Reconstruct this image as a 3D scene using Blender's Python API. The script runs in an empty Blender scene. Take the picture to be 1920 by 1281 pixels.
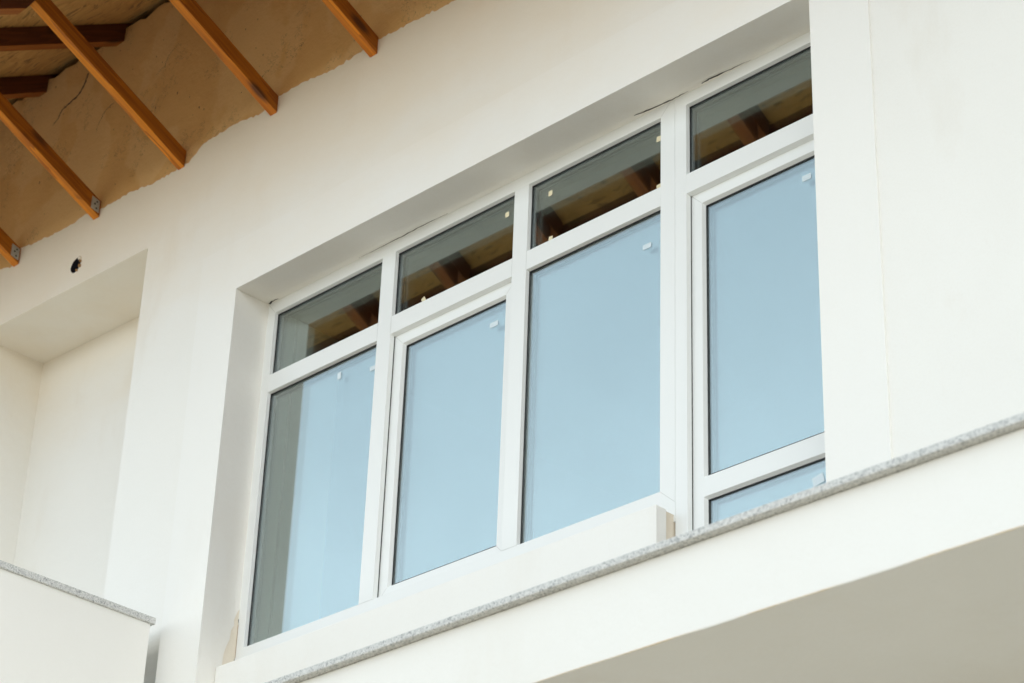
import bpy, bmesh, math, random
from mathutils import Matrix, Vector
from mathutils.geometry import delaunay_2d_cdt

random.seed(7)
sc = bpy.context.scene
COL = sc.collection
R = math.radians
Z0 = 1.6                      # all heights below are measured from the eye, 1.6 m above the ground
S = 5.5

# ------------------------------------------------------------------ camera
cam = bpy.data.cameras.new('camera')
cam_o = bpy.data.objects.new('camera', cam)
COL.objects.link(cam_o)
cam.sensor_width = 36.0
cam.lens = 82.645
cam.clip_end = 5000
rx = Vector((0.7133512, 0.70002796, 0.03302913))
dn = Vector((-0.32138866, 0.36865991, -0.87223804))
fw = Vector((-0.62276753, 0.61159687, 0.48796503))
up, bk = -dn, -fw
cam_o.matrix_world = Matrix(((rx.x, up.x, bk.x, 0), (rx.y, up.y, bk.y, -S), (rx.z, up.z, bk.z, Z0), (0, 0, 0, 1)))
cam.dof.use_dof = True
cam.dof.focus_distance = 8.9
cam.dof.aperture_fstop = 4.0
sc.camera = cam_o

# ------------------------------------------------------------------ sky, sun, exposure
SUN_EL, SUN_AZ = 30.0, 128.0         # veiled sun, to the right and in front of the facade; azimuth measured from +Y towards +X
world = bpy.data.worlds.new('World')
sc.world = world
world.use_nodes = True
wt = world.node_tree
bg = wt.nodes['Background']
sky = wt.nodes.new('ShaderNodeTexSky')
sky.sky_type = 'NISHITA'
sky.sun_disc = False
sky.sun_elevation = R(SUN_EL)
sky.sun_rotation = R(SUN_AZ)
sky.altitude = 100
sky.air_density = 1.0
sky.dust_density = 6.0
sky.ozone_density = 1.0
tc = wt.nodes.new('ShaderNodeTexCoord')
cl = wt.nodes.new('ShaderNodeTexNoise')
cl.inputs['Scale'].default_value = 1.7
cl.inputs['Detail'].default_value = 5
wt.links.new(tc.outputs['Generated'], cl.inputs['Vector'])
cr = wt.nodes.new('ShaderNodeMapRange')
cr.inputs[1].default_value = 0.35
cr.inputs[2].default_value = 0.75
cr.inputs[3].default_value = 0.62
cr.inputs[4].default_value = 1.0
wt.links.new(cl.outputs['Fac'], cr.inputs[0])
mx = wt.nodes.new('ShaderNodeMix')
mx.data_type = 'RGBA'
# thin high haze, brighter towards the horizon
sx = wt.nodes.new('ShaderNodeSeparateXYZ')
wt.links.new(tc.outputs['Generated'], sx.inputs[0])


def wm(op, a, b=0.0):
    x = wt.nodes.new('ShaderNodeMath')
    x.operation = op
    for v, i in ((a, 0), (b, 1)):
        if hasattr(v, 'links'):
            wt.links.new(v, x.inputs[i])
        else:
            x.inputs[i].default_value = v
    return x.outputs[0]


zz = wm('MAXIMUM', wm('MINIMUM', sx.outputs[2], 1.0), 0.0)
lowh = wm('POWER', wm('SUBTRACT', 1.0, zz), 4.0)
hc = wt.nodes.new('ShaderNodeMix')                       # milky cream low down, pale blue higher up
hc.data_type = 'RGBA'
hc.inputs[6].default_value = (13.6, 16.7, 19.2, 1)
hc.inputs[7].default_value = (16.2, 16.6, 16.2, 1)
wt.links.new(lowh, hc.inputs[0])
c2 = wt.nodes.new('ShaderNodeTexNoise')                  # faint wisps
c2.inputs['Scale'].default_value = 4.5
c2.inputs['Detail'].default_value = 6
c2.inputs['Distortion'].default_value = 0.6
wt.links.new(tc.outputs['Generated'], c2.inputs['Vector'])
wisp = wm('ADD', wm('MULTIPLY', c2.outputs['Fac'], 0.55), 0.72)
hz = wm('MULTIPLY', wm('ADD', wm('MULTIPLY', lowh, 2.7), 0.95), wisp)
hm = wt.nodes.new('ShaderNodeVectorMath')
hm.operation = 'SCALE'
wt.links.new(hc.outputs[2], hm.inputs[0])
wt.links.new(hz, hm.inputs['Scale'])
wt.links.new(hm.outputs[0], mx.inputs[7])
wt.links.new(cr.outputs[0], mx.inputs[0])
wt.links.new(sky.outputs[0], mx.inputs[6])
wt.links.new(mx.outputs[2], bg.inputs['Color'])
bg.inputs['Strength'].default_value = 0.09

sun = bpy.data.lights.new('sun', 'SUN')
sun.energy = 0.5
sun.angle = R(45)
sun.color = (1.0, 0.985, 0.955)
sun_o = bpy.data.objects.new('sun', sun)
COL.objects.link(sun_o)
sd = Vector((math.sin(R(SUN_AZ)) * math.cos(R(SUN_EL)), math.cos(R(SUN_AZ)) * math.cos(R(SUN_EL)), math.sin(R(SUN_EL))))
sun_o.rotation_euler = sd.to_track_quat('Z', 'Y').to_euler()
sun_o.location = (0, 0, 30)

sc.view_settings.view_transform = 'Standard'
sc.view_settings.look = 'None'
sc.view_settings.exposure = -0.31
sc.view_settings.gamma = 1.0
sc.cycles.use_denoising = True
sc.cycles.max_bounces = 14
sc.cycles.diffuse_bounces = 7
sc.cycles.transparent_max_bounces = 24
sc.cycles.caustics_reflective = False


# ------------------------------------------------------------------ materials
class NT:
    def __init__(self, name):
        self.m = bpy.data.materials.new(name)
        self.m.use_nodes = True
        self.t = self.m.node_tree
        self.b = self.t.nodes['Principled BSDF']
        self.b.inputs['Roughness'].default_value = 0.85

    def n(self, typ, **kw):
        nd = self.t.nodes.new(typ)
        for k, v in kw.items():
            if k.startswith('i_'):
                nd.inputs[k[2:].replace('_', ' ')].default_value = v
            else:
                setattr(nd, k, v)
        return nd

    def l(self, a, b):
        self.t.links.new(a, b)

    def pos(self, scale=(1, 1, 1), attr=None):
        if attr:
            g = self.n('ShaderNodeAttribute', attribute_name=attr)
            o = g.outputs['Vector']
        else:
            o = self.n('ShaderNodeTexCoord').outputs['Object']
        mp = self.n('ShaderNodeMapping')
        mp.inputs['Scale'].default_value = scale
        self.l(o, mp.inputs['Vector'])
        return mp.outputs['Vector']

    def noise(self, vec, scale, detail=4, rough=0.55):
        nd = self.n('ShaderNodeTexNoise')
        nd.inputs['Scale'].default_value = scale
        nd.inputs['Detail'].default_value = detail
        nd.inputs['Roughness'].default_value = rough
        self.l(vec, nd.inputs['Vector'])
        return nd.outputs['Fac']

    def ramp(self, fac, stops, interp='LINEAR'):
        r = self.n('ShaderNodeValToRGB')
        r.color_ramp.interpolation = interp
        e = r.color_ramp.elements
        while len(e) < len(stops):
            e.new(0.5)
        for el, (p, c) in zip(e, stops):
            el.position = p
            el.color = (c[0], c[1], c[2], 1) if not isinstance(c, (int, float)) else (c, c, c, 1)
        self.l(fac, r.inputs[0])
        return r.outputs[0]

    def mix(self, fac, a, b, mode='MIX'):
        x = self.n('ShaderNodeMix', data_type='RGBA', blend_type=mode)
        for v, i in ((fac, 0), (a, 6), (b, 7)):
            if hasattr(v, 'links'):
                self.l(v, x.inputs[i])
            elif i == 0:
                x.inputs[0].default_value = v
            else:
                x.inputs[i].default_value = (v[0], v[1], v[2], 1)
        return x.outputs[2]

    def math(self, op, a, b=0.0):
        x = self.n('ShaderNodeMath', operation=op)
        for v, i in ((a, 0), (b, 1)):
            if hasattr(v, 'links'):
                self.l(v, x.inputs[i])
            else:
                x.inputs[i].default_value = v
        return x.outputs[0]

    def bump(self, h, strength=0.2, dist=0.01):
        bp = self.n('ShaderNodeBump')
        bp.inputs['Strength'].default_value = strength
        bp.inputs['Distance'].default_value = dist
        self.l(h, bp.inputs['Height'])
        self.l(bp.outputs[0], self.b.inputs['Normal'])

    def color(self, c):
        if hasattr(c, 'links'):
            self.l(c, self.b.inputs['Base Color'])
        else:
            self.b.inputs['Base Color'].default_value = (c[0], c[1], c[2], 1)


def plaster_mat(name, c0, c1, dirt, dirt_amt, speck=True, bump=0.2, thin=False):
    t = NT(name)
    v = t.pos()
    big = t.noise(v, 1.3, 5, 0.6)
    col = t.mix(t.ramp(big, [(0.3, 0), (0.7, 1)]), c0, c1)
    vs = t.pos((1, 1, 0.35))
    sm = t.math('MULTIPLY', t.ramp(t.noise(vs, 2.6, 6, 0.65), [(0.54, 0), (0.68, 1)]), t.ramp(t.noise(v, 0.9, 3), [(0.4, 0.2), (0.65, 1)]))
    col = t.mix(t.math('MULTIPLY', sm, dirt_amt), col, dirt)
    col = t.mix(t.math('MULTIPLY', t.ramp(t.noise(v, 110, 3, 0.7), [(0.45, 0), (0.75, 1)]), 0.10), col, dirt)
    if thin:      # smeared thin coat near the eave, plus warm bounced light put into the colour
        sx = t.n('ShaderNodeSeparateXYZ')
        t.l(v, sx.inputs[0])
        z = t.math('ADD', sx.outputs[2], t.math('MULTIPLY', t.math('SUBTRACT', t.noise(t.pos((0.8, 1, 1.6)), 2.2, 5, 0.6), 0.5), 0.75))
        mr = t.n('ShaderNodeMapRange', interpolation_type='SMOOTHSTEP')
        mr.inputs[1].default_value = 6.65
        mr.inputs[2].default_value = 7.95
        mr.inputs[3].default_value = 0.0
        mr.inputs[4].default_value = 0.55
        t.l(z, mr.inputs[0])
        col = t.mix(mr.outputs[0], col, (0.82, 0.66, 0.44))
    if speck:
        vo = t.n('ShaderNodeTexVoronoi')
        vo.inputs['Scale'].default_value = 3.6
        t.l(t.pos((1.0, 1.0, 0.8)), vo.inputs['Vector'])
        sp = t.math('LESS_THAN', vo.outputs['Distance'], 0.022)
        gate = t.math('GREATER_THAN', t.noise(v, 2.1, 2), 0.5)
        col = t.mix(t.math('MULTIPLY', t.math('MULTIPLY', sp, gate), 0.75), col, (0.16, 0.11, 0.07))
    t.color(col)
    t.b.inputs['Roughness'].default_value = 0.9
    h = t.math('ADD', t.math('MULTIPLY', t.noise(v, 4.5, 3), 1.0), t.math('ADD', t.math('MULTIPLY', t.noise(t.pos((1, 1, 1)), 13, 4, 0.6), 0.35), t.math('MULTIPLY', t.noise(v, 70, 4), 0.10)))
    t.bump(h, bump, 0.02)
    return t.m


M = {}
M['paint'] = plaster_mat('white_paint', (0.845, 0.825, 0.775), (0.87, 0.852, 0.805), (0.70, 0.62, 0.51), 0.32, thin=True)
M['surround'] = plaster_mat('fresh_white_paint', (0.865, 0.848, 0.805), (0.875, 0.858, 0.815), (0.76, 0.71, 0.62), 0.2, thin=True)
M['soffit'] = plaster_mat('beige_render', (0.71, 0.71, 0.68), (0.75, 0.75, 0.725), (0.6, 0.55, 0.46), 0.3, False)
M['filler'] = plaster_mat('beige_filler', (0.79, 0.72, 0.61), (0.74, 0.65, 0.52), (0.5, 0.4, 0.28), 0.3, False)


def bare_mat():
    t = NT('bare_plaster')
    v = t.pos()
    col = t.mix(t.ramp(t.noise(v, 1.6, 5, 0.6), [(0.35, 0), (0.65, 1)]), (0.72, 0.43, 0.165), (0.63, 0.355, 0.125))
    patch = t.ramp(t.noise(t.pos((1, 1, 0.7)), 2.2, 3, 0.5), [(0.50, 0), (0.53, 1)])
    col = t.mix(t.math('MULTIPLY', patch, 0.35), col, (0.78, 0.53, 0.26))
    for sc_, th, g in ((9.0, 0.06, 0.52), (22.0, 0.09, 0.56)):
        vo = t.n('ShaderNodeTexVoronoi')
        vo.inputs['Scale'].default_value = sc_
        t.l(t.pos((1.3, 1.0, 0.7)), vo.inputs['Vector'])
        sp = t.math('LESS_THAN', vo.outputs['Distance'], th)
        gate = t.math('GREATER_THAN', t.noise(v, 4.0, 2), g)
        col = t.mix(t.math('MULTIPLY', t.math('MULTIPLY', sp, gate), 0.8), col, (0.10, 0.05, 0.025))
    w = t.noise(v, 6.0, 6, 0.7)
    hair = t.math('LESS_THAN', t.math('ABSOLUTE', t.math('SUBTRACT', w, 0.5)), 0.0035)
    hg = t.math('GREATER_THAN', t.noise(v, 2.5, 2), 0.54)
    col = t.mix(t.math('MULTIPLY', t.math('MULTIPLY', hair, hg), 0.7), col, (0.12, 0.07, 0.035))
    t.color(col)
    t.b.inputs['Roughness'].default_value = 0.95
    t.bump(t.math('ADD', t.noise(v, 7, 5, 0.65), t.math('MULTIPLY', t.noise(v, 45, 4), 0.25)), 0.35, 0.02)
    return t.m


M['bare'] = bare_mat()


def wood_mat(name, light, dark, knot, rough=0.5):
    t = NT(name)
    oi = t.n('ShaderNodeObjectInfo')
    g = t.n('ShaderNodeAttribute', attribute_name='grain')
    ad = t.n('ShaderNodeVectorMath', operation='ADD')
    cb = t.n('ShaderNodeCombineXYZ')
    t.l(t.math('MULTIPLY', oi.outputs['Random'], 31.0), cb.inputs[0])
    t.l(t.math('MULTIPLY', oi.outputs['Random'], 17.0), cb.inputs[1])
    t.l(t.math('MULTIPLY', oi.outputs['Random'], 23.0), cb.inputs[2])
    t.l(g.outputs['Vector'], ad.inputs[0])
    t.l(cb.outputs[0], ad.inputs[1])

    def mp(s):
        m = t.n('ShaderNodeMapping')
        m.inputs['Scale'].default_value = s
        t.l(ad.outputs[0], m.inputs['Vector'])
        return m.outputs['Vector']
    fib = t.noise(mp((2.2, 60, 60)), 1.0, 5, 0.6)
    ring = t.noise(mp((0.9, 13, 13)), 1.0, 3, 0.5)
    rg = t.math('FRACT', t.math('MULTIPLY', ring, 7.0))
    f = t.math('ADD', t.math('MULTIPLY', fib, 0.6), t.math('MULTIPLY', rg, 0.4))
    col = t.mix(t.ramp(f, [(0.25, 0), (0.8, 1)]), light, dark)
    vo = t.n('ShaderNodeTexVoronoi')
    vo.inputs['Scale'].default_value = 1.0
    t.l(mp((3.2, 9.0, 9.0)), vo.inputs['Vector'])
    k = t.ramp(vo.outputs['Distance'], [(0.12, 1), (0.27, 0)])
    gate = t.math('GREATER_THAN', t.noise(mp((2.0, 4, 4)), 1.0, 1), 0.48)
    col = t.mix(t.math('MULTIPLY', t.math('MULTIPLY', k, gate), 0.85), col, knot)
    t.color(col)
    t.b.inputs['Roughness'].default_value = rough
    t.b.inputs['Specular IOR Level'].default_value = 0.3
    t.bump(fib, 0.25, 0.004)
    return t.m


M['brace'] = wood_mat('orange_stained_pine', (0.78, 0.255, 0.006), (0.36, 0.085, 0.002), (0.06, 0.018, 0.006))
M['brace_side'] = wood_mat('shaded_pine', (0.44, 0.135, 0.006), (0.20, 0.046, 0.003), (0.05, 0.014, 0.005), 0.7)  # shaded copy of the brace wood, for the brace sides
M['under'] = wood_mat('lit_pine', (0.34, 0.105, 0.012), (0.2, 0.05, 0.006), (0.04, 0.012, 0.005))  # lit copy of the rafter wood, for its undersides
M['rafter'] = wood_mat('dark_stained_pine', (0.12, 0.032, 0.010), (0.06, 0.015, 0.006), (0.03, 0.01, 0.005), 0.6)  # dark stain, with the shade of the rafter sides put into the colour
M['fascia'] = wood_mat('maroon_stained_board', (0.13, 0.035, 0.022), (0.085, 0.022, 0.016), (0.03, 0.01, 0.006), 0.6)


def osb_mat():
    t = NT('strand_board')
    v = t.pos()
    warp = t.n('ShaderNodeTexNoise')
    warp.inputs['Scale'].default_value = 3.0
    warp.inputs['Detail'].default_value = 3
    t.l(v, warp.inputs['Vector'])
    ad = t.n('ShaderNodeVectorMath', operation='MULTIPLY_ADD')
    t.l(warp.outputs['Color'], ad.inputs[0])
    ad.inputs[1].default_value = (0.25, 0.25, 0.1)
    t.l(v, ad.inputs[2])

    def lay(s, sc_):
        m = t.n('ShaderNodeMapping')
        m.inputs['Scale'].default_value = s
        t.l(ad.outputs[0], m.inputs['Vector'])
        vo = t.n('ShaderNodeTexVoronoi')
        vo.inputs['Scale'].default_value = sc_
        t.l(m.outputs['Vector'], vo.inputs['Vector'])
        return vo
    a = lay((9, 62, 40), 1.0)
    b = lay((16, 110, 70), 1.0)
    sa = t.n('ShaderNodeSeparateColor')
    t.l(a.outputs['Color'], sa.inputs[0])
    sb = t.n('ShaderNodeSeparateColor')
    t.l(b.outputs['Color'], sb.inputs[0])
    f = t.math('ADD', t.math('MULTIPLY', sa.outputs[0], 0.6), t.math('MULTIPLY', sb.outputs[0], 0.4))
    col = t.mix(f, (0.42, 0.215, 0.055), (0.60, 0.335, 0.10))
    dk = t.math('LESS_THAN', sb.outputs[1], 0.09)
    col = t.mix(t.math('MULTIPLY', dk, 0.7), col, (0.17, 0.09, 0.025))
    t.color(col)
    t.bump(f, 0.4, 0.006)
    return t.m


M['osb'] = osb_mat()


def granite_mat():
    t = NT('grey_granite')
    v = t.pos()
    vo = t.n('ShaderNodeTexVoronoi')
    vo.inputs['Scale'].default_value = 210
    t.l(v, vo.inputs['Vector'])
    se = t.n('ShaderNodeSeparateColor')
    t.l(vo.outputs['Color'], se.inputs[0])
    f = t.math('ADD', t.math('MULTIPLY', se.outputs[0], 0.7), t.math('MULTIPLY', t.noise(v, 130, 3), 0.45))
    t.color(t.ramp(f, [(0.20, (0.24, 0.245, 0.25)), (0.34, (0.50, 0.50, 0.485)), (0.6, (0.60, 0.60, 0.58)), (0.85, (0.70, 0.695, 0.67))]))
    t.b.inputs['Roughness'].default_value = 0.7
    t.bump(f, 0.15, 0.002)
    return t.m


M['granite'] = granite_mat()


def simple(name, c, rough=0.6, metal=0.0, var=0.06, scale=8.0):
    t = NT(name)
    n = t.noise(t.pos(), scale, 4)
    t.color(t.mix(n, tuple(x * (1 - var) for x in c), tuple(min(1, x * (1 + var)) for x in c)))
    t.b.inputs['Roughness'].default_value = rough
    t.b.inputs['Metallic'].default_value = metal
    return t.m


M['pvc'] = simple('white_pvc', (0.83, 0.835, 0.815), 0.38, 0, 0.015, 3.0)
M['seam'] = simple('grey_weld_seam', (0.48, 0.48, 0.45), 0.6)
M['gasket'] = simple('black_gasket', (0.018, 0.018, 0.02), 0.5)
M['spacer'] = simple('grey_spacer', (0.30, 0.31, 0.31), 0.35, 0.7)
M['metal'] = simple('galvanised_steel', (0.44, 0.42, 0.37), 0.55, 0.3, 0.15, 60)
M['screw'] = simple('dark_screw', (0.03, 0.025, 0.02), 0.6)
M['paper'] = simple('white_paper', (0.70, 0.79, 0.83), 0.8)
M['tape'] = simple('cream_tape', (0.78, 0.68, 0.45), 0.7)
M['crack'] = simple('dark_crack', (0.035, 0.025, 0.018), 1.0)
M['pipe'] = simple('dark_plastic_pipe', (0.02, 0.02, 0.028), 0.5)
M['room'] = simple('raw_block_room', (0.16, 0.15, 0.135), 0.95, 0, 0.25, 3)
M['tile'] = simple('clay_tile', (0.36, 0.12, 0.06), 0.8, 0, 0.3, 5)
M['ink'] = simple('grey_print', (0.62, 0.70, 0.74), 0.8)
M['stain'] = simple('ochre_stain', (0.62, 0.45, 0.25), 0.9, 0, 0.3, 30)
M['rust'] = simple('rusty_sealant', (0.36, 0.2, 0.08), 0.9, 0, 0.3, 30)


def ground_mat():
    t = NT('sandy_ground')
    v = t.pos()
    n = t.noise(v, 0.35, 6, 0.6)
    col = t.mix(n, (0.58, 0.48, 0.355), (0.64, 0.545, 0.42))
    col = t.mix(t.math('MULTIPLY', t.noise(v, 18, 5, 0.7), 0.4), col, (0.44, 0.35, 0.25))
    t.color(col)
    t.bump(t.noise(v, 25, 5), 0.4, 0.03)
    return t.m


M['ground'] = ground_mat()


def glass_mat():
    m = bpy.data.materials.new('window_glass')
    m.use_nodes = True
    t = m.node_tree
    t.nodes.remove(t.nodes['Principled BSDF'])
    out = t.nodes['Material Output']
    g = t.nodes.new('ShaderNodeNewGeometry')
    dt = t.nodes.new('ShaderNodeVectorMath')
    dt.operation = 'DOT_PRODUCT'
    t.links.new(g.outputs['Incoming'], dt.inputs[0])
    t.links.new(g.outputs['Normal'], dt.inputs[1])

    def mth(op, a, b):
        x = t.nodes.new('ShaderNodeMath')
        x.operation = op
        for v, i in ((a, 0), (b, 1)):
            if hasattr(v, 'links'):
                t.links.new(v, x.inputs[i])
            else:
                x.inputs[i].default_value = v
        return x.outputs[0]
    c = mth('ABSOLUTE', dt.outputs['Value'], 0)
    p = mth('POWER', mth('SUBTRACT', 1.0, c), 5.0)
    f = mth('ADD', mth('MULTIPLY', p, 0.95), 0.235)
    tr = t.nodes.new('ShaderNodeBsdfTransparent')
    tr.inputs[0].default_value = (0.93, 0.955, 0.94, 1)
    gl = t.nodes.new('ShaderNodeBsdfGlossy')
    gl.inputs['Roughness'].default_value = 0.0
    gl.inputs['Color'].default_value = (0.89, 0.98, 1.0, 1)
    # a very slight waviness of the float glass
    tcn = t.nodes.new('ShaderNodeTexCoord')
    nz = t.nodes.new('ShaderNodeTexNoise')
    nz.inputs['Scale'].default_value = 1.6
    nz.inputs['Detail'].default_value = 1
    t.links.new(tcn.outputs['Object'], nz.inputs['Vector'])
    bp = t.nodes.new('ShaderNodeBump')
    bp.inputs['Strength'].default_value = 0.012
    bp.inputs['Distance'].default_value = 0.01
    t.links.new(nz.outputs['Fac'], bp.inputs['Height'])
    t.links.new(bp.outputs[0], gl.inputs['Normal'])
    mixn = t.nodes.new('ShaderNodeMixShader')
    t.links.new(f, mixn.inputs[0])
    t.links.new(tr.outputs[0], mixn.inputs[1])
    t.links.new(gl.outputs[0], mixn.inputs[2])
    t.links.new(mixn.outputs[0], out.inputs['Surface'])
    return m


M['glass'] = glass_mat()


# ------------------------------------------------------------------ mesh helpers
class MB:
    """collects polygons; build() links them as one mesh object"""

    def __init__(self):
        self.v, self.f, self.g, self.mi = [], [], [], []

    def poly(self, pts, mi=0, grain=None):
        i = len(self.v)
        self.v += [(p[0], p[1], p[2] + Z0) for p in pts]
        self.g += list(grain) if grain else [(p[0], p[1], p[2]) for p in pts]
        self.f.append(list(range(i, i + len(pts))))
        self.mi.append(mi)

    def box(self, x0, x1, y0, y1, z0, z1, mi=0, skip=''):
        c = [(x, y, z) for x in (x0, x1) for y in (y0, y1) for z in (z0, z1)]
        F = {'l': (0, 1, 3, 2), 'r': (4, 6, 7, 5), 'f': (0, 4, 5, 1), 'b': (2, 3, 7, 6), 'd': (0, 2, 6, 4), 'u': (1, 5, 7, 3)}
        for k, q in F.items():
            if k not in skip:
                self.poly([c[i] for i in q], mi)

    def prism_x(self, prof, x0, x1, mi=0, axis=None):
        """prof: (y, z) outline, extruded along x. axis=(dy,dz): unit vector along the beam, for the grain."""
        n = len(prof)

        def G(p):
            if axis is None:
                return (p[0], p[1], p[2])
            return (p[1] * axis[0] + p[2] * axis[1], -p[1] * axis[1] + p[2] * axis[0], p[0])
        A = [(x0, y, z) for y, z in prof]
        B = [(x1, y, z) for y, z in prof]
        for i in range(n):
            j = (i + 1) % n
            q = [A[i], A[j], B[j], B[i]]
            self.poly(q, mi, [G(p) for p in q])
        self.poly(A[::-1], mi, [G(p) for p in A[::-1]])
        self.poly(B, mi, [G(p) for p in B])

    def ring(self, rect, steps, mi=0):
        """rect = (x0,x1,z0,z1); steps: list of (inset, y): a mitred frame swept round the rectangle."""
        x0, x1, z0, z1 = rect

        def cor(i, y):
            return [(x0 + i, y, z0 + i), (x1 - i, y, z0 + i), (x1 - i, y, z1 - i), (x0 + i, y, z1 - i)]
        for (i0, y0), (i1, y1) in zip(steps, steps[1:]):
            a, b = cor(i0, y0), cor(i1, y1)
            for k in range(4):
                k2 = (k + 1) % 4
                self.poly([a[k], a[k2], b[k2], b[k]], mi)

    def build(self, name, mats, parent=None, weld=True, smooth=False, bevel=0.0):
        me = bpy.data.meshes.new(name)
        me.from_pydata(self.v, [], self.f)
        if not isinstance(mats, (list, tuple)):
            mats = [mats]
        for m in mats:
            me.materials.append(m)
        for p, k in zip(me.polygons, self.mi):
            p.material_index = k
            p.use_smooth = smooth
        at = me.attributes.new('grain', 'FLOAT_VECTOR', 'POINT')
        at.data.foreach_set('vector', [c for g in self.g for c in g])
        if weld:
            bm = bmesh.new()
            bm.from_mesh(me)
            bmesh.ops.remove_doubles(bm, verts=bm.verts, dist=0.0002)
            bmesh.ops.recalc_face_normals(bm, faces=bm.faces)
            bm.to_mesh(me)
            bm.free()
        o = bpy.data.objects.new(name, me)
        COL.objects.link(o)
        if parent:
            o.parent = parent
        if bevel:
            b = o.modifiers.new('bevel', 'BEVEL')
            b.width = bevel
            b.segments = 2
            b.limit_method = 'ANGLE'
            b.angle_limit = R(40)
        return o


def cdt_wall(mb, outer, holes, y, mi=0):
    """flat wall in the plane y with polygonal holes; outlines are (x, z) lists"""
    vs, fs = [], []
    for lp in [outer] + holes:
        i = len(vs)
        vs += [Vector(p) for p in lp]
        fs.append(list(range(i, i + len(lp))))
    ov, oe, of, _, _, _ = delaunay_2d_cdt(vs, [], fs, 5, 1e-6)
    for f in of:
        mb.poly([(ov[i].x, y, ov[i].y) for i in f], mi)


def empty(name, parent=None):
    e = bpy.data.objects.new(name, None)
    COL.objects.link(e)
    if parent:
        e.parent = parent
    return e


# ------------------------------------------------------------------ ground
g = MB()
g.poly([(-2000, -2000, -Z0), (2000, -2000, -Z0), (2000, 2000, -Z0), (-2000, 2000, -Z0)])
go = g.build('ground', M['ground'])
go['kind'] = 'structure'

# ------------------------------------------------------------------ house
house = empty('house')
house['label'] = 'white plastered house with orange timber eave braces, a wide white window and granite capped balconies'
house['category'] = 'house'

XL, XR = -13.2, 2.2                       # ends of the facade
DZ, SL = 7.395, 0.597                     # underside of the roof deck at the wall line, slope of the roof
YF = 0.185                                # front of the window frame
OX0, OX1, OZ1 = -7.368, -4.1285, 5.309    # window opening
SILL = 3.530                              # top of the wall under the window
FLOOR = 2.55
NX0, NX1, NZ1, ND = -9.53, -8.110, 5.832, 0.400   # blind niche on the left
BOT = 3.735                               # lower edge of the wall left of the pier
PIER = -7.643

paint_line = [(-6.022, 6.236), (-6.278, 6.256), (-6.522, 6.272), (-6.769, 6.252), (-7.066, 6.282), (-7.206, 6.288), (-7.316, 6.248),
              (-7.553, 6.276), (-7.736, 6.267), (-7.876, 6.207), (-8.083, 6.205), (-8.373, 6.237), (-8.575, 6.240), (-8.717, 6.262),
              (-8.800, 6.249), (-8.943, 6.257), (-9.088, 6.269), (-9.273, 6.292), (-9.324, 6.206), (-9.435, 6.231)]
xx = -6.022
right = []
while xx < XR - 0.5:
    xx += 0.17
    right.append((xx, 6.245 + random.uniform(-0.02, 0.03)))
xx = -9.435
left = []
while xx > XL + 0.5:
    xx -= 0.17
    left.append((xx, 6.24 + random.uniform(-0.03, 0.03)))
ctrl = right[::-1] + paint_line + left
ctrl = [(XR, 6.25)] + ctrl + [(XL, 6.25)]
edge = []
for (xa, za), (xb, zb) in zip(ctrl, ctrl[1:]):
    n = max(1, int(abs(xb - xa) / 0.016))
    for k in range(n):
        t = k / n
        s = t * t * (3 - 2 * t)
        edge.append((xa + (xb - xa) * t, za + (zb - za) * s + (random.uniform(-0.006, 0.006) + (random.uniform(0, 0.012) if random.random() < 0.06 else 0) if 0 < k else 0)))
edge.append(ctrl[-1])

mb = MB()
# painted wall: outline right-bottom -> paint edge -> left, with a step where the wall ends above the open bay
outer = [(PIER, -Z0), (XR, -Z0)] + edge + [(XL, BOT), (PIER, BOT)]
niche = [(NX1, NZ1 - 0.005), (NX1, 3.86), (NX0, 3.86), (NX0, NZ1 + 0.037)]
opening = [(OX0, SILL - 1.0), (OX0, OZ1), (OX1, OZ1 - 0.012), (OX1, FLOOR - 0.02), (-4.94, FLOOR - 0.02), (-4.94, SILL - 1.0)]
HC, HR = (-8.722, 5.971), 0.040
nh = 22
hole = []
for k in range(nh):
    a = 2 * math.pi * k / nh
    r = HR * (1 + random.uniform(-0.03, 0.03))
    if math.cos(a) > 0.1:
        r *= 1 + random.uniform(-0.02, 0.16)
    hole.append((HC[0] + r * math.cos(a), HC[1] + r * math.sin(a)))
cdt_wall(mb, outer, [niche, opening, hole], 0.0)
# window reveal
mb.poly([(OX0, 0, SILL - 1), (OX0, YF + 0.13, SILL - 1), (OX0, YF + 0.13, OZ1), (OX0, 0, OZ1)])
mb.poly([(OX0, 0, OZ1), (OX0, YF + 0.13, OZ1), (OX1, YF + 0.13, OZ1 - 0.012), (OX1, 0, OZ1 - 0.012)])
mb.poly([(OX1, 0, OZ1 - 0.012), (OX1, YF + 0.13, OZ1 - 0.012), (OX1, YF + 0.13, FLOOR - 0.02), (OX1, 0, FLOOR - 0.02)])
# niche
n0, n1, n2, n3 = niche
for a, b in ((n0, n1), (n1, n2), (n2, n3), (n3, n0)):
    mb.poly([(a[0], 0, a[1]), (b[0], 0, b[1]), (b[0], ND, b[1]), (a[0], ND, a[1])])
mb.poly([(p[0], ND, p[1]) for p in niche])
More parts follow.
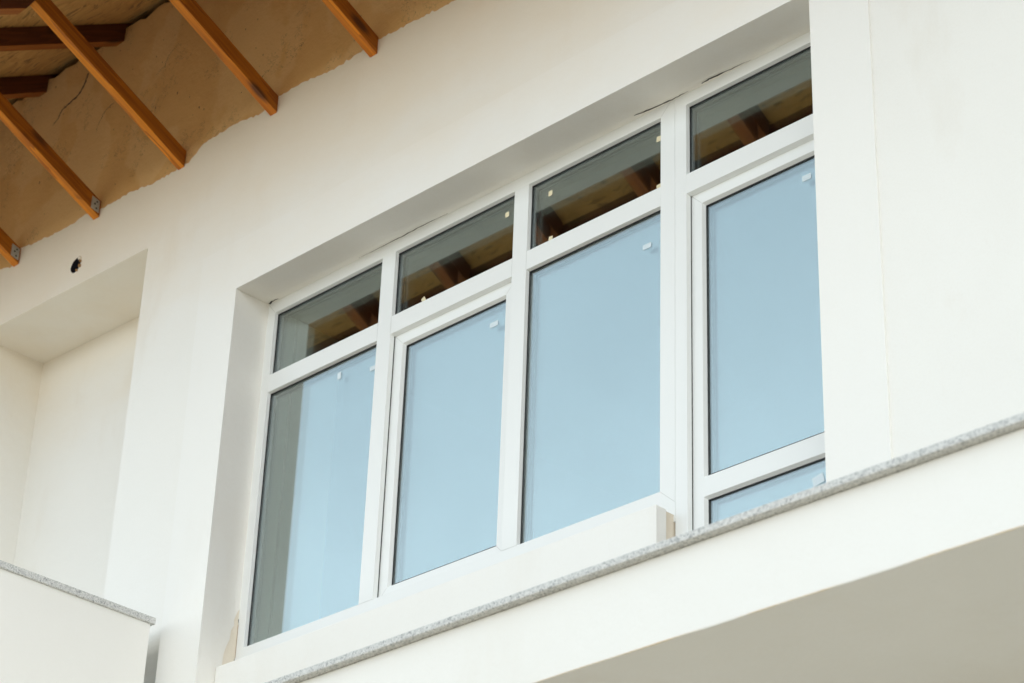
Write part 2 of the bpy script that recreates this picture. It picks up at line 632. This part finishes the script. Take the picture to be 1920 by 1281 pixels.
# rounded lower edge of the wall and the ceiling of the open bay behind it
RB = 0.06
prev = (0.0, BOT)
for k in range(1, 9):
    a = math.pi / 2 * k / 8
    cur = (RB * (1 - math.cos(a)), BOT - RB * math.sin(a))
    mb.poly([(XL, prev[0], prev[1]), (PIER, prev[0], prev[1]), (PIER, cur[0], cur[1]), (XL, cur[0], cur[1])])
    prev = cur
mb.poly([(XL, RB, BOT - RB), (PIER, RB, BOT - RB), (PIER, 2.6, BOT - RB), (XL, 2.6, BOT - RB)])
mb.poly([(XL, 2.6, BOT - RB), (PIER, 2.6, BOT - RB), (PIER, 2.6, -Z0), (XL, 2.6, -Z0)])
mb.poly([(PIER, 0, BOT), (PIER, 2.6, BOT), (PIER, 2.6, -Z0), (PIER, 0, -Z0)])
front = mb.build('wall', M['paint'], house)

# pipe hole: dark tube set into the wall, with a broken plastic rim
mb = MB()
for k in range(nh):
    a, b = hole[k], hole[(k + 1) % nh]
    mb.poly([(a[0], 0.001, a[1]), (b[0], 0.001, b[1]), (b[0], 0.05, b[1]), (a[0], 0.05, a[1])])
    aa, bb = [(HC[0] + (p[0] - HC[0]) * 0.93, HC[1] + (p[1] - HC[1]) * 0.93) for p in (a, b)]
    mb.poly([(a[0], 0.05, a[1]), (b[0], 0.05, b[1]), (bb[0], 0.05, bb[1]), (aa[0], 0.05, aa[1])])
    mb.poly([(aa[0], 0.05, aa[1]), (bb[0], 0.05, bb[1]), (bb[0], 0.45, bb[1]), (aa[0], 0.45, aa[1])])
mb.poly([(HC[0] + (p[0] - HC[0]) * 0.93, 0.45, HC[1] + (p[1] - HC[1]) * 0.93) for p in hole])
vent = mb.build('vent_pipe', M['pipe'], house)
for ang, rr, sz in ((38, 0.045, 0.010), (8, 0.047, 0.007), (-22, 0.046, 0.011), (-58, 0.044, 0.007)):
    mb = MB()
    c = (HC[0] + rr * math.cos(R(ang)), HC[1] + rr * math.sin(R(ang)))
    q = []
    for j in range(5):
        b_ = 2 * math.pi * j / 5 + random.uniform(-.4, .4)
        q.append((c[0] + sz * random.uniform(.6, 1.1) * math.cos(b_), c[1] + sz * random.uniform(.6, 1.3) * math.sin(b_)))
    A = [(p[0], -0.006 - random.uniform(0, .006), p[1]) for p in q]
    B = [(p[0], 0.004, p[1]) for p in q]
    mb.poly(A)
    mb.poly(B[::-1])
    for i in range(5):
        j = (i + 1) % 5
        mb.poly([A[i], A[j], B[j], B[i]])
    mb.build('rim_chip', M['filler'] if ang > 20 else M['rust'], vent)

# bare plaster above the painted coat, set back by the thickness of the paint layer
mb = MB()
top = []
xx = XL
while xx < XR:
    top.append((xx, DZ - 0.045 + random.uniform(-0.016, 0.014)))
    xx += 0.05
top.append((XR, DZ - 0.03))
cdt_wall(mb, top + [(XR, 6.10), (XL, 6.10)], [], 0.0035)
mb.poly([(XL, 0.0035, DZ - 0.065), (XR, 0.0035, DZ - 0.065), (XR, 0.3, DZ - 0.08), (XL, 0.3, DZ - 0.08)])
bare = mb.build('bare_plaster_band', M['bare'], house)


def ribbon(pts, widths, y, name, parent, mat='crack', plane='y'):
    """an uneven crack: a thin jagged strip lying on a wall (plane y) or on a ceiling (plane z)"""
    m = MB()
    L, Rr = [], []
    fine = []
    for i, (p, q) in enumerate(zip(pts, pts[1:])):
        for k in range(6):
            t = k / 6
            fine.append((p[0] + (q[0] - p[0]) * t + random.uniform(-.004, .004), p[1] + (q[1] - p[1]) * t + random.uniform(-.004, .004) * (.1 if name == 'edge_stain' else 1 if plane == 'y' else .4),
                         widths[i] + (widths[i + 1] - widths[i]) * t))
    fine.append((pts[-1][0], pts[-1][1], widths[-1]))
    for i, (a, b, w) in enumerate(fine):
        p, q = fine[max(0, i - 1)], fine[min(len(fine) - 1, i + 1)]
        d = Vector((q[0] - p[0], q[1] - p[1])).normalized()
        w *= random.uniform(0.6, 1.3) / 2
        L.append((a - d.y * w, b + d.x * w))
        Rr.append((a + d.y * w, b - d.x * w))

    def P(p, off):
        return (p[0], y - off, p[1]) if plane == 'y' else (p[0], p[1], y - off)
    for i in range(len(fine) - 1):
        q = [L[i], L[i + 1], Rr[i + 1], Rr[i]]
        m.poly([P(p, 0.0008) for p in q])
    return m.build(name, M[mat], parent)


ribbon([(-8.869, 7.218), (-8.893, 7.15), (-8.94, 7.104), (-9.008, 7.091), (-9.075, 7.074), (-9.1, 7.035), (-9.143, 7.009)],
       [.016, .016, .012, .011, .010, .008, .004], 0.0035, 'crack', bare)
ribbon([(-8.586, 6.897), (-8.642, 6.887), (-8.674, 6.861), (-8.698, 6.823), (-8.72, 6.76)], [.005, .004, .004, .003, .001], 0.0035, 'crack', bare)
ribbon([(-8.07, 7.02), (-8.15, 6.98), (-8.17, 6.93), (-8.24, 6.9)], [.002, .003, .003, .001], 0.0035, 'crack', bare)
# cracks between the lintel and the window frame, and down the reveal
ribbon([(-5.13, 0.160), (-5.04, 0.172), (-4.94, 0.177), (-4.86, 0.176)], [.003, .007, .005, .001], OZ1 - 0.009, 'crack', front, plane='z')
ribbon([(-4.79, 0.170), (-4.74, 0.167), (-4.66, 0.172), (-4.55, 0.177)], [.003, .008, .004, .001], OZ1 - 0.011, 'crack', front, plane='z')
ribbon([(-7.36, 0.178), (-7.33, 0.172), (-7.29, 0.176)], [.010, .007, .002], OZ1 - 0.001, 'crack', front, plane='z')
ribbon([(-6.75, 0.176), (-6.5, 0.178), (-6.38, 0.175), (-6.2, 0.179)], [.001, .003, .004, .001], OZ1 - 0.004, 'crack', front, plane='z')


def reveal_patch(pts, name, mat, x):
    m = MB()
    m.poly([(x, y, z) for y, z in pts])
    return m.build(name, M[mat], front)


jag = [(0.183, 3.56), (0.183, 3.82), (0.172, 3.80), (0.160, 3.765), (0.163, 3.74), (0.150, 3.715), (0.146, 3.67), (0.133, 3.64), (0.122, 3.60), (0.119, 3.545)]
reveal_patch(jag, 'bare_patch', 'filler', OX0 + 0.0012)
reveal_patch([(0.184, 3.53), (0.184, 3.575), (0.180, 3.60), (0.176, 3.56), (0.168, 3.53)], 'crack', 'crack', OX0 + 0.0022)
reveal_patch([(0.184, 3.755), (0.184, 3.775), (0.180, 3.77)], 'crack', 'crack', OX0 + 0.0022)
reveal_patch([(0.184, 3.60), (0.184, 3.75), (0.182, 3.75), (0.182, 3.60)], 'crack', 'rust', OX0 + 0.0024)

# pale plaster surround, 3 mm proud, running down as a pier on the left
mb = MB()
ST = 5.572
U = [(PIER, -Z0), (OX0, -Z0), (OX0, OZ1), (OX1, OZ1 - 0.012), (OX1, -Z0), (-3.872, -Z0), (-3.872, ST + 0.012), (PIER, ST)]
cdt_wall(mb, U, [], -0.008)
for a, b in zip(U, U[1:] + U[:1]):
    mb.poly([(a[0], -0.008, a[1]), (b[0], -0.008, b[1]), (b[0], -0.0002, b[1]), (a[0], -0.0002, a[1])])
mb.build('window_surround', M['surround'], house)

# wall under the three bay window, with a bare end against the balcony door
mb = MB()
mb.box(-7.364, -4.9395, 0.0864, 0.142, FLOOR - 0.1, SILL)
apron = mb.build('window_apron', M['surround'], house, bevel=0.004)
mb = MB()
mb.box(-7.364, -4.945, 0.1425, 0.34, FLOOR - 0.1, SILL - 0.005)
mb.build('insulation', M['filler'], apron)

# ------------------------------------------------------------------ window and balcony door
k5 = S
DG, CH = 0.017, 0.0044          # depth and chamfer of the glazing rebate
RZ = dict(ut=0.9543 * k5, ub=0.8960 * k5, lt=0.8803 * k5, lb=0.6610 * k5)
FD = 0.07                       # depth of the profiles


def glazing(rect, y, parent, spacer=True):
    """two sheets of glass in a black gasket with a grey spacer between them; rect is the visible opening of the profile"""
    x0, x1, z0, z1 = rect
    m = MB()
    m.ring((x0 - 0.006, x1 + 0.006, z0 - 0.006, z1 + 0.006), [(0.0, y - 0.001), (0.0095, y - 0.001), (0.0095, y + 0.004), (0.0, y + 0.004)])
    m.build('gasket', M['gasket'], parent)
    m = MB()
    e = 0.008
    m.box(x0 - e, x1 + e, y + 0.0042, y + 0.0082, z0 - e, z1 + e)
    m.box(x0 - e, x1 + e, y + 0.0242, y + 0.0282, z0 - e, z1 + e)
    m.build('glass_pane', M['glass'], parent)
    m = MB()
    m.ring((x0 - e, x1 + e, z0 - e, z1 + e), [(0.0, y + 0.0086), (0.012, y + 0.0086), (0.012, y + 0.0238), (0.0, y + 0.0238)])
    m.build('spacer', M['spacer'], parent)
    m = MB()
    m.ring((x0 - e, x1 + e, z0 - e, z1 + e), [(0.0, y + 0.0286), (0.016, y + 0.0286), (0.016, y + 0.034), (0.0, y + 0.034)])
    m.build('gasket', M['gasket'], parent)


def bar_v(x0, x1, z0, z1, name, parent):
    """vertical bar whose front face spans x0..x1, chamfered on both sides"""
    m = MB()
    P = [(x0, YF), (x1, YF), (x1 + CH, YF + DG), (x1 + CH, YF + FD), (x0 - CH, YF + FD), (x0 - CH, YF + DG)]
    for i in range(6):
        a, b = P[i], P[(i + 1) % 6]
        m.poly([(a[0], a[1], z0), (b[0], b[1], z0), (b[0], b[1], z1), (a[0], a[1], z1)])
    m.poly([(p[0], p[1], z0) for p in P])
    m.poly([(p[0], p[1], z1) for p in P])
    return m.build(name, M['pvc'], parent, bevel=0.0012)


def bar_h(x0, x1, z0, z1, name, parent):
    m = MB()
    P = [(YF, z0), (YF, z1), (YF + DG, z1 + CH), (YF + FD, z1 + CH), (YF + FD, z0 - CH), (YF + DG, z0 - CH)]
    m.prism_x(P, x0, x1)
    return m.build(name, M['pvc'], parent, bevel=0.0012)


def sash(rect, name, parent, rails=()):
    """opening sash set 26 mm behind the frame; returns glass openings"""
    x0, x1, z0, z1 = rect
    y = YF + 0.026
    m = MB()
    w = 0.0512
    m.ring(rect, [(0.0, y + 0.06), (0.0, y), (w, y), (w + 0.009, y + 0.016), (w + 0.009, y + 0.055), (0.0, y + 0.06)])
    o = m.build(name, M['pvc'], parent, bevel=0.0012)
    m = MB()
    m.ring((x0 - 0.012, x1 + 0.012, z0 - 0.012, z1 + 0.012), [(0.0, YF + 0.020), (0.0145, YF + 0.020), (0.0145, YF + 0.0257), (0.0, YF + 0.0257)])
    m.build('gasket', M['gasket'], parent)
    return o


def frame(rect, openings, name, label):
    x0, x1, z0, z1 = rect
    m = MB()
    ix0, ix1 = min(o[0] for o in openings), max(o[1] for o in openings)
    iz0, iz1 = min(o[2] for o in openings), max(o[3] for o in openings)
    q = [(x0, x1, z0, z1), (ix0, ix1, iz0, iz1)]

    def cor(r, y, e=0):
        return [(r[0] + e, y, r[2] + e), (r[1] - e, y, r[2] + e), (r[1] - e, y, r[3] - e), (r[0] + e, y, r[3] - e)]
    seq = [cor(q[0], YF + FD), cor(q[0], YF), cor(q[1], YF), cor(q[1], YF + DG, CH), cor(q[1], YF + FD, CH), cor(q[0], YF + FD)]
    for a, b in zip(seq, seq[1:]):
        for k in range(4):
            k2 = (k + 1) % 4
            m.poly([a[k], a[k2], b[k2], b[k]])
    o = m.build(name, M['pvc'], house, bevel=0.0012)
    return o


def shrink(o, e):
    return (o[0] + e, o[1] - e, o[2] + e, o[3] - e)


# three bay window
bx = [(-1.3308 * k5, -1.2010 * k5), (-1.1858 * k5, -1.0556 * k5), (-1.0409 * k5, -0.9109 * k5)]
ups = [(a, b, RZ['ub'], RZ['ut']) for a, b in bx]
lows = [(a, b, RZ['lb'], RZ['lt']) for a, b in bx]
wrect = (-1.3393 * k5 - 0.02, -0.8977 * k5 - 0.0006, 0.636 * k5, 0.9654 * k5 + 0.015)
window = frame(wrect, ups + lows, 'window', '')
for i in range(2):
    bar_v(bx[i][1], bx[i + 1][0], RZ['lb'] + 0.0005, RZ['ut'], 'mullion', window)
for i in range(3):
    bar_h(bx[i][0] + 0.0004, bx[i][1] - 0.0004, RZ['lt'], RZ['ub'], 'transom', window)
for i in range(3):
    glazing(shrink(ups[i], CH), YF + DG, window)
for i in (0, 2):
    glazing(shrink(lows[i], CH), YF + DG, window)
sr = (lows[1][0] + 0.002, lows[1][1] - 0.002, RZ['lb'] - 0.006, RZ['lt'] - 0.001)
sash(sr, 'sash', window)
sgl = shrink(sr, 0.0602)
glazing(sgl, YF + 0.026 + 0.016, window)

# balcony door with a fixed light above
dx0, dx1 = -0.8873 * k5, -0.757 * k5
dz0 = FLOOR + 0.09
dup_ = (dx0, dx1, RZ['ub'], RZ['ut'])
dlow = (dx0, dx1, dz0, RZ['lt'])
drect = (-0.8977 * k5 + 0.0006, OX1 + 0.03, FLOOR, 0.9654 * k5 + 0.015)
door = frame(drect, [dup_, dlow], 'balcony_door', '')
bar_h(dx0 + 0.0004, dx1 - 0.0004, RZ['lt'], RZ['ub'], 'transom', door)
glazing(shrink(dup_, CH), YF + DG, door)
ds = (dx0 + 0.002, dx1 - 0.002, dz0 + 0.002, RZ['lt'] - 0.001)
dsash = sash(ds, 'door_leaf', door)
m0, m1 = 0.6471 * k5 + 0.009, 0.6626 * k5
ysh = YF + 0.026
m = MB()
m.prism_x([(ysh, m0), (ysh, m1), (ysh + 0.016, m1 + 0.009), (ysh + 0.055, m1 + 0.009), (ysh + 0.055, m0 - 0.009), (ysh + 0.016, m0 - 0.009)], ds[0] + 0.0516, ds[1] - 0.0516)
m.build('door_rail', M['pvc'], door, bevel=0.0012)
inner = shrink(ds, 0.0602)
g_up = (inner[0], inner[1], m1 + 0.009, inner[3])
g_lo = (inner[0], inner[1], inner[2], m0 - 0.009)
glazing(g_up, YF + 0.042, door)
glazing(g_lo, YF + 0.042, door)


def seam(p, q, y, parent):
    d = Vector((q[0] - p[0], q[1] - p[1])).normalized() * 0.0006
    m = MB()
    m.poly([(p[0] - d.y, y - 0.0003, p[1] + d.x), (q[0] - d.y, y - 0.0003, q[1] + d.x), (q[0] + d.y, y - 0.0003, q[1] - d.x), (p[0] + d.y, y - 0.0003, p[1] - d.x)])
    m.build('weld_seam', M['seam'], parent)


for rr, par in ((sr, window), (ds, door)):
    for sx_, sz_ in ((0, 2), (1, 2), (0, 3), (1, 3)):
        cx_, cz_ = rr[sx_], rr[sz_]
        ux, uz = (1 if sx_ == 0 else -1), (1 if sz_ == 2 else -1)
        seam((cx_ + ux * 0.002, cz_ + uz * 0.002), (cx_ + ux * 0.050, cz_ + uz * 0.050), YF + 0.026, par)
for xj in (bx[0][1], bx[1][1]):             # mullion feet and heads
    seam((xj + 0.001, RZ['lb']), (xj + 0.082, RZ['lb']), YF, window)
for xj in (bx[0][1], bx[1][0], bx[1][1], bx[2][0]):
    seam((xj, RZ['lt']), (xj, RZ['ub']), YF, window)
seam((bx[2][1], RZ['lb']), (bx[2][1] + 0.07, RZ['lb'] - 0.06), YF, window)
seam((bx[2][1], RZ['ut']), (bx[2][1] + 0.055, RZ['ut'] + 0.055), YF, window)
seam((bx[0][0], RZ['ut']), (bx[0][0] - 0.045, RZ['ut'] + 0.055), YF, window)


# paper labels on the inside of the outer sheet, tape squares on the outside
def sticker(cx, cz, w, h, y, rot, name, mat, parent, lines=0):
    m = MB()
    c, s = math.cos(R(rot)), math.sin(R(rot))

    def P(u, v, yy):
        return (cx + u * c - v * s, yy, cz + u * s + v * c)
    q = [(-w / 2, -h / 2), (w / 2, -h / 2), (w / 2, h / 2), (-w / 2, h / 2)]
    t = 0.0004
    m.poly([P(u, v, y) for u, v in q])
    m.poly([P(u, v, y + t) for u, v in q[::-1]])
    for i in range(4):
        a, b = q[i], q[(i + 1) % 4]
        m.poly([P(a[0], a[1], y), P(b[0], b[1], y), P(b[0], b[1], y + t), P(a[0], a[1], y + t)])
    for k in range(lines):
        v = h / 2 - h * (k + 0.8) / (lines + 0.8)
        m.poly([P(-w * 0.38, v - h * 0.04, y - 0.0003), P(w * 0.36 - 0.02 * (k % 2), v - h * 0.04, y - 0.0003), P(w * 0.36 - 0.02 * (k % 2), v + h * 0.04, y - 0.0003), P(-w * 0.38, v + h * 0.04, y - 0.0003)], 1)
    return m.build(name, [M[mat], M['ink']], parent, weld=False)


yi, ys = YF + DG + 0.0034, YF + 0.042 + 0.0034
sticker(-5.943, 4.692, 0.045, 0.023, ys, 0, 'paper_label', 'paper', window, 3)
sticker(-5.096, 4.706, 0.042, 0.021, yi, 0, 'paper_label', 'paper', window, 3)
sticker(-6.640, 4.731, 0.042, 0.021, yi, 0, 'paper_label', 'paper', window, 3)
sticker(-6.859, 4.770, 0.022, 0.034, yi, 4, 'paper_label', 'paper', window, 0)
sticker(-4.347, 4.705, 0.040, 0.024, ys, 0, 'paper_label', 'paper', door, 3)
sticker(-4.341, 3.488, 0.048, 0.034, ys, 12, 'paper_label', 'paper', door, 0)
yo = YF + DG + 0.0034
for x, z, r in ((-5.866, 5.171, 4), (-6.348, 4.952, 30), (-5.620, 5.170, 0), (-5.612, 4.950, -6), (-5.038, 5.172, -4), (-5.037, 4.949, 6)):
    sticker(x, z, 0.021, 0.024, yo, r, 'tape_square', 'tape', window)

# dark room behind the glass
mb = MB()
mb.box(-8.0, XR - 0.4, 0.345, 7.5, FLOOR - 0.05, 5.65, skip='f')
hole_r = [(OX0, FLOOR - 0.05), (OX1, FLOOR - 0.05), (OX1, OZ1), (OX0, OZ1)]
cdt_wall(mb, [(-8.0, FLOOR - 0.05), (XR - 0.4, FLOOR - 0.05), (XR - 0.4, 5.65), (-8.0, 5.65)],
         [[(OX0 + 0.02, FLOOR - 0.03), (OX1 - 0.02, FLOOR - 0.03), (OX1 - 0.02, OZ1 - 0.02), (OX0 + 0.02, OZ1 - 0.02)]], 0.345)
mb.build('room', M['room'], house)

mb = MB()
mb.box(OX0 - 0.10, OX0 + 0.004, YF + FD + 0.004, 0.62, FLOOR, OZ1 - 0.01)
mb.build('inner_reveal', M['paint'], house)

# remaining walls of the house
mb = MB()
YB, YR = 9.0, 4.5
ztop = lambda y: DZ + SL * (y if y <= YR else 2 * YR - y)
for x in (XL, XR):
    mb.poly([(x, 0, -Z0), (x, YB, -Z0), (x, YB, ztop(YB)), (x, YR, ztop(YR)), (x, 0, ztop(0) - 0.02)])
mb.poly([(XL, YB, -Z0), (XR, YB, -Z0), (XR, YB, ztop(YB)), (XL, YB, ztop(YB))])
mb.build('wall', M['paint'], house)

# ------------------------------------------------------------------ roof: deck, tiles, fascia, rafters, braces
EY = -1.56
RX0, RX1 = XL - 0.6, XR + 0.6
mb = MB()
mb.prism_x([(EY, ztop(EY)), (YR, ztop(YR)), (2 * YR - EY, ztop(EY)), (2 * YR - EY, ztop(EY) + 0.03), (YR, ztop(YR) + 0.03), (EY, ztop(EY) + 0.03)], RX0, RX1)
mb.build('roof_deck', M['osb'], house)
mb = MB()
e2 = EY - 0.08
mb.prism_x([(e2, ztop(e2) + 0.033), (YR, ztop(YR) + 0.033), (2 * YR - e2, ztop(e2) + 0.033), (2 * YR - e2, ztop(e2) + 0.09), (YR, ztop(YR) + 0.09), (e2, ztop(e2) + 0.09)], RX0, RX1)
mb.build('roof_covering', M['tile'], house)
mb = MB()
mb.prism_x([(EY + 0.05, ztop(EY) - 0.118), (EY + 0.05, ztop(EY) + 0.025), (EY + 0.003, ztop(EY) - 0.003), (EY + 0.003, ztop(EY) - 0.118)], RX0 + .01, RX1 - .01, axis=None)
fo = mb.build('fascia_board', M['fascia'], house)

BW = 0.0485
al = math.hypot(1, SL)
ax_r = (1 / al, SL / al)
bs = 0.483
ab = math.hypot(1, bs)
ax_b = (-1 / ab, bs / ab)
DEP = 0.117
YT = -0.925                               # where brace meets rafter
xs = [-7.8863 + 0.6835 * k for k in range(-7, 14)]


def copy_tree(o, parent, dx):
    c = o.copy()
    COL.objects.link(c)
    c.parent = parent
    if parent is house:
        c.location.x = o.location.x + dx
    for ch in o.children:
        copy_tree(ch, c, 0)
    return c


zr = lambda y: DZ + SL * y
mb = MB()
gp = 0.002
mb.prism_x([(EY + 0.06, zr(EY + 0.06) - DEP), (0.25, zr(0.25) - DEP), (0.25, zr(0.25) - gp), (EY + 0.06, zr(EY + 0.06) - gp)], -0.073, 0.0, axis=ax_r)
mb.mi[0] = 1  # underside paler than the sides, light put into the colour
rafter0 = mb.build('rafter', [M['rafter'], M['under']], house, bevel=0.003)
# tail piece under the outer end of the rafter, cut to the slope of the brace
mb = MB()
ye = EY + 0.062
zt = lambda y: zr(y) - DEP - 0.002
mb.prism_x([(-1.41, zt(-1.41) - 0.105), (YT - 0.06, zt(YT - 0.06) - 0.105), (YT + 0.03, zt(YT + 0.03)), (-1.41, zt(-1.41))], -0.073, 0.0, axis=ax_r)
mb.mi[0] = 1  # paler underside here too, painted as if lit from below
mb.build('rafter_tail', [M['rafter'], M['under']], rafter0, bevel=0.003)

mb = MB()
zb0, zb1 = 6.193, 6.285
yo_ = -0.955
mb.prism_x([(-0.001, zb0), (-0.001, zb1), (YT + 0.035, zb1 + bs * -(YT + 0.035)), (yo_, zb0 + bs * -yo_ + 0.035), (yo_, zb0 + bs * -yo_)], -BW, 0.0, axis=ax_b)
mb.mi[-1] = mb.mi[-2] = 1          # brace sides in the darker wood, shade put into the colour
brace0 = mb.build('brace', [M['brace'], M['brace_side']], house, bevel=0.003)

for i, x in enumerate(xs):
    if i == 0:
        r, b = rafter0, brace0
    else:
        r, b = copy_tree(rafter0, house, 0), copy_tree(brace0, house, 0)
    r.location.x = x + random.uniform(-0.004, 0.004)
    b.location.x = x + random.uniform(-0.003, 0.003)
    kk = i - 7
    if kk in (-1, -2):
        # perforated steel angle on the foot of the brace
        mp = MB()
        yA, yB_ = -0.010, -0.058
        q = [(yA, zb0 + 0.018), (yA, zb0 + 0.086), (yB_, zb0 + 0.098), (yB_, zb0 + 0.030)]
        mp.prism_x(q, 0.0005, 0.003)
        pl = mp.build('metal_plate', M['metal'], b)
        ms = MB()
        for (u, v) in ((0.35, 0.22), (0.6, 0.5), (0.35, 0.78)):
            cy, cz = yA + (yB_ - yA) * u, zb0 + 0.018 + 0.068 * v + 0.012 * u
            pts = [(cy + 0.0055 * math.cos(a * math.pi / 4), cz + 0.0055 * math.sin(a * math.pi / 4)) for a in range(8)]
            ms.prism_x(pts, 0.003, 0.0042)
        so = ms.build('screw', M['screw'], b)
        b['label'] = 'orange brace with a steel plate screwed to its foot'

# ------------------------------------------------------------------ balconies
# in front of the window: low parapet with a granite coping and its slab
BX0, BX1 = -6.05, 1.2
YP = -1.070
bal = empty('balcony', house)
mb = MB()
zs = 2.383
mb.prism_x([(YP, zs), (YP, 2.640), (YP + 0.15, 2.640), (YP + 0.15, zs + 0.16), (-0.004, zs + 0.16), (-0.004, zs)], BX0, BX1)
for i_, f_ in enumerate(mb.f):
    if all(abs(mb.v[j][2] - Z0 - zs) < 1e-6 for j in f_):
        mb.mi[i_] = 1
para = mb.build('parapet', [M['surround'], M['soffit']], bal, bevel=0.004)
xa = BX0 + 0.05
while xa < BX1 - 0.6:                      # frayed plaster along the lower edge and under the stone
    ln = random.uniform(0.15, 0.7)
    n_ = 4
    ribbon([(xa + ln * k / n_, zs + 0.0018 + random.uniform(0, 0.0006)) for k in range(n_ + 1)], [0.0003, 0.0022, 0.0014, 0.0026, 0.0003], YP, 'edge_stain', bal, 'stain')
    xa += ln + random.uniform(0.02, 0.25)
mb = MB()
mb.box(BX0 - 0.03, BX1 + 0.03, YP - 0.030, YP + 0.18, 2.6405, 2.6635)
mb.build('coping_stone', M['granite'], bal, bevel=0.003)
# left balcony: side parapet running out from the wall
bal2 = empty('balcony', house)
mb = MB()
PX = -7.599
mb.box(PX - 0.14, PX, -3.2, -0.098, 2.2, 3.725)
mb.box(XL + 0.5, PX - 0.1405, -3.2, -3.06, 2.2, 3.725)
mb.box(XL + 0.5, PX - 0.1405, -3.0595, -0.004, 2.2, 2.38)
mb.box(PX - 0.14, PX, -0.0975, -0.001, 2.2, 2.38)
mb.box(XL + 0.5, PX - 0.1405, -0.0035, 2.58, 2.2, 2.38)
mb.build('parapet', M['surround'], bal2)
mb = MB()
mb.box(PX - 0.155, PX + 0.012, -3.22, -0.080, 3.7255, 3.755)
mb.build('coping_stone', M['granite'], bal2, bevel=0.0025)
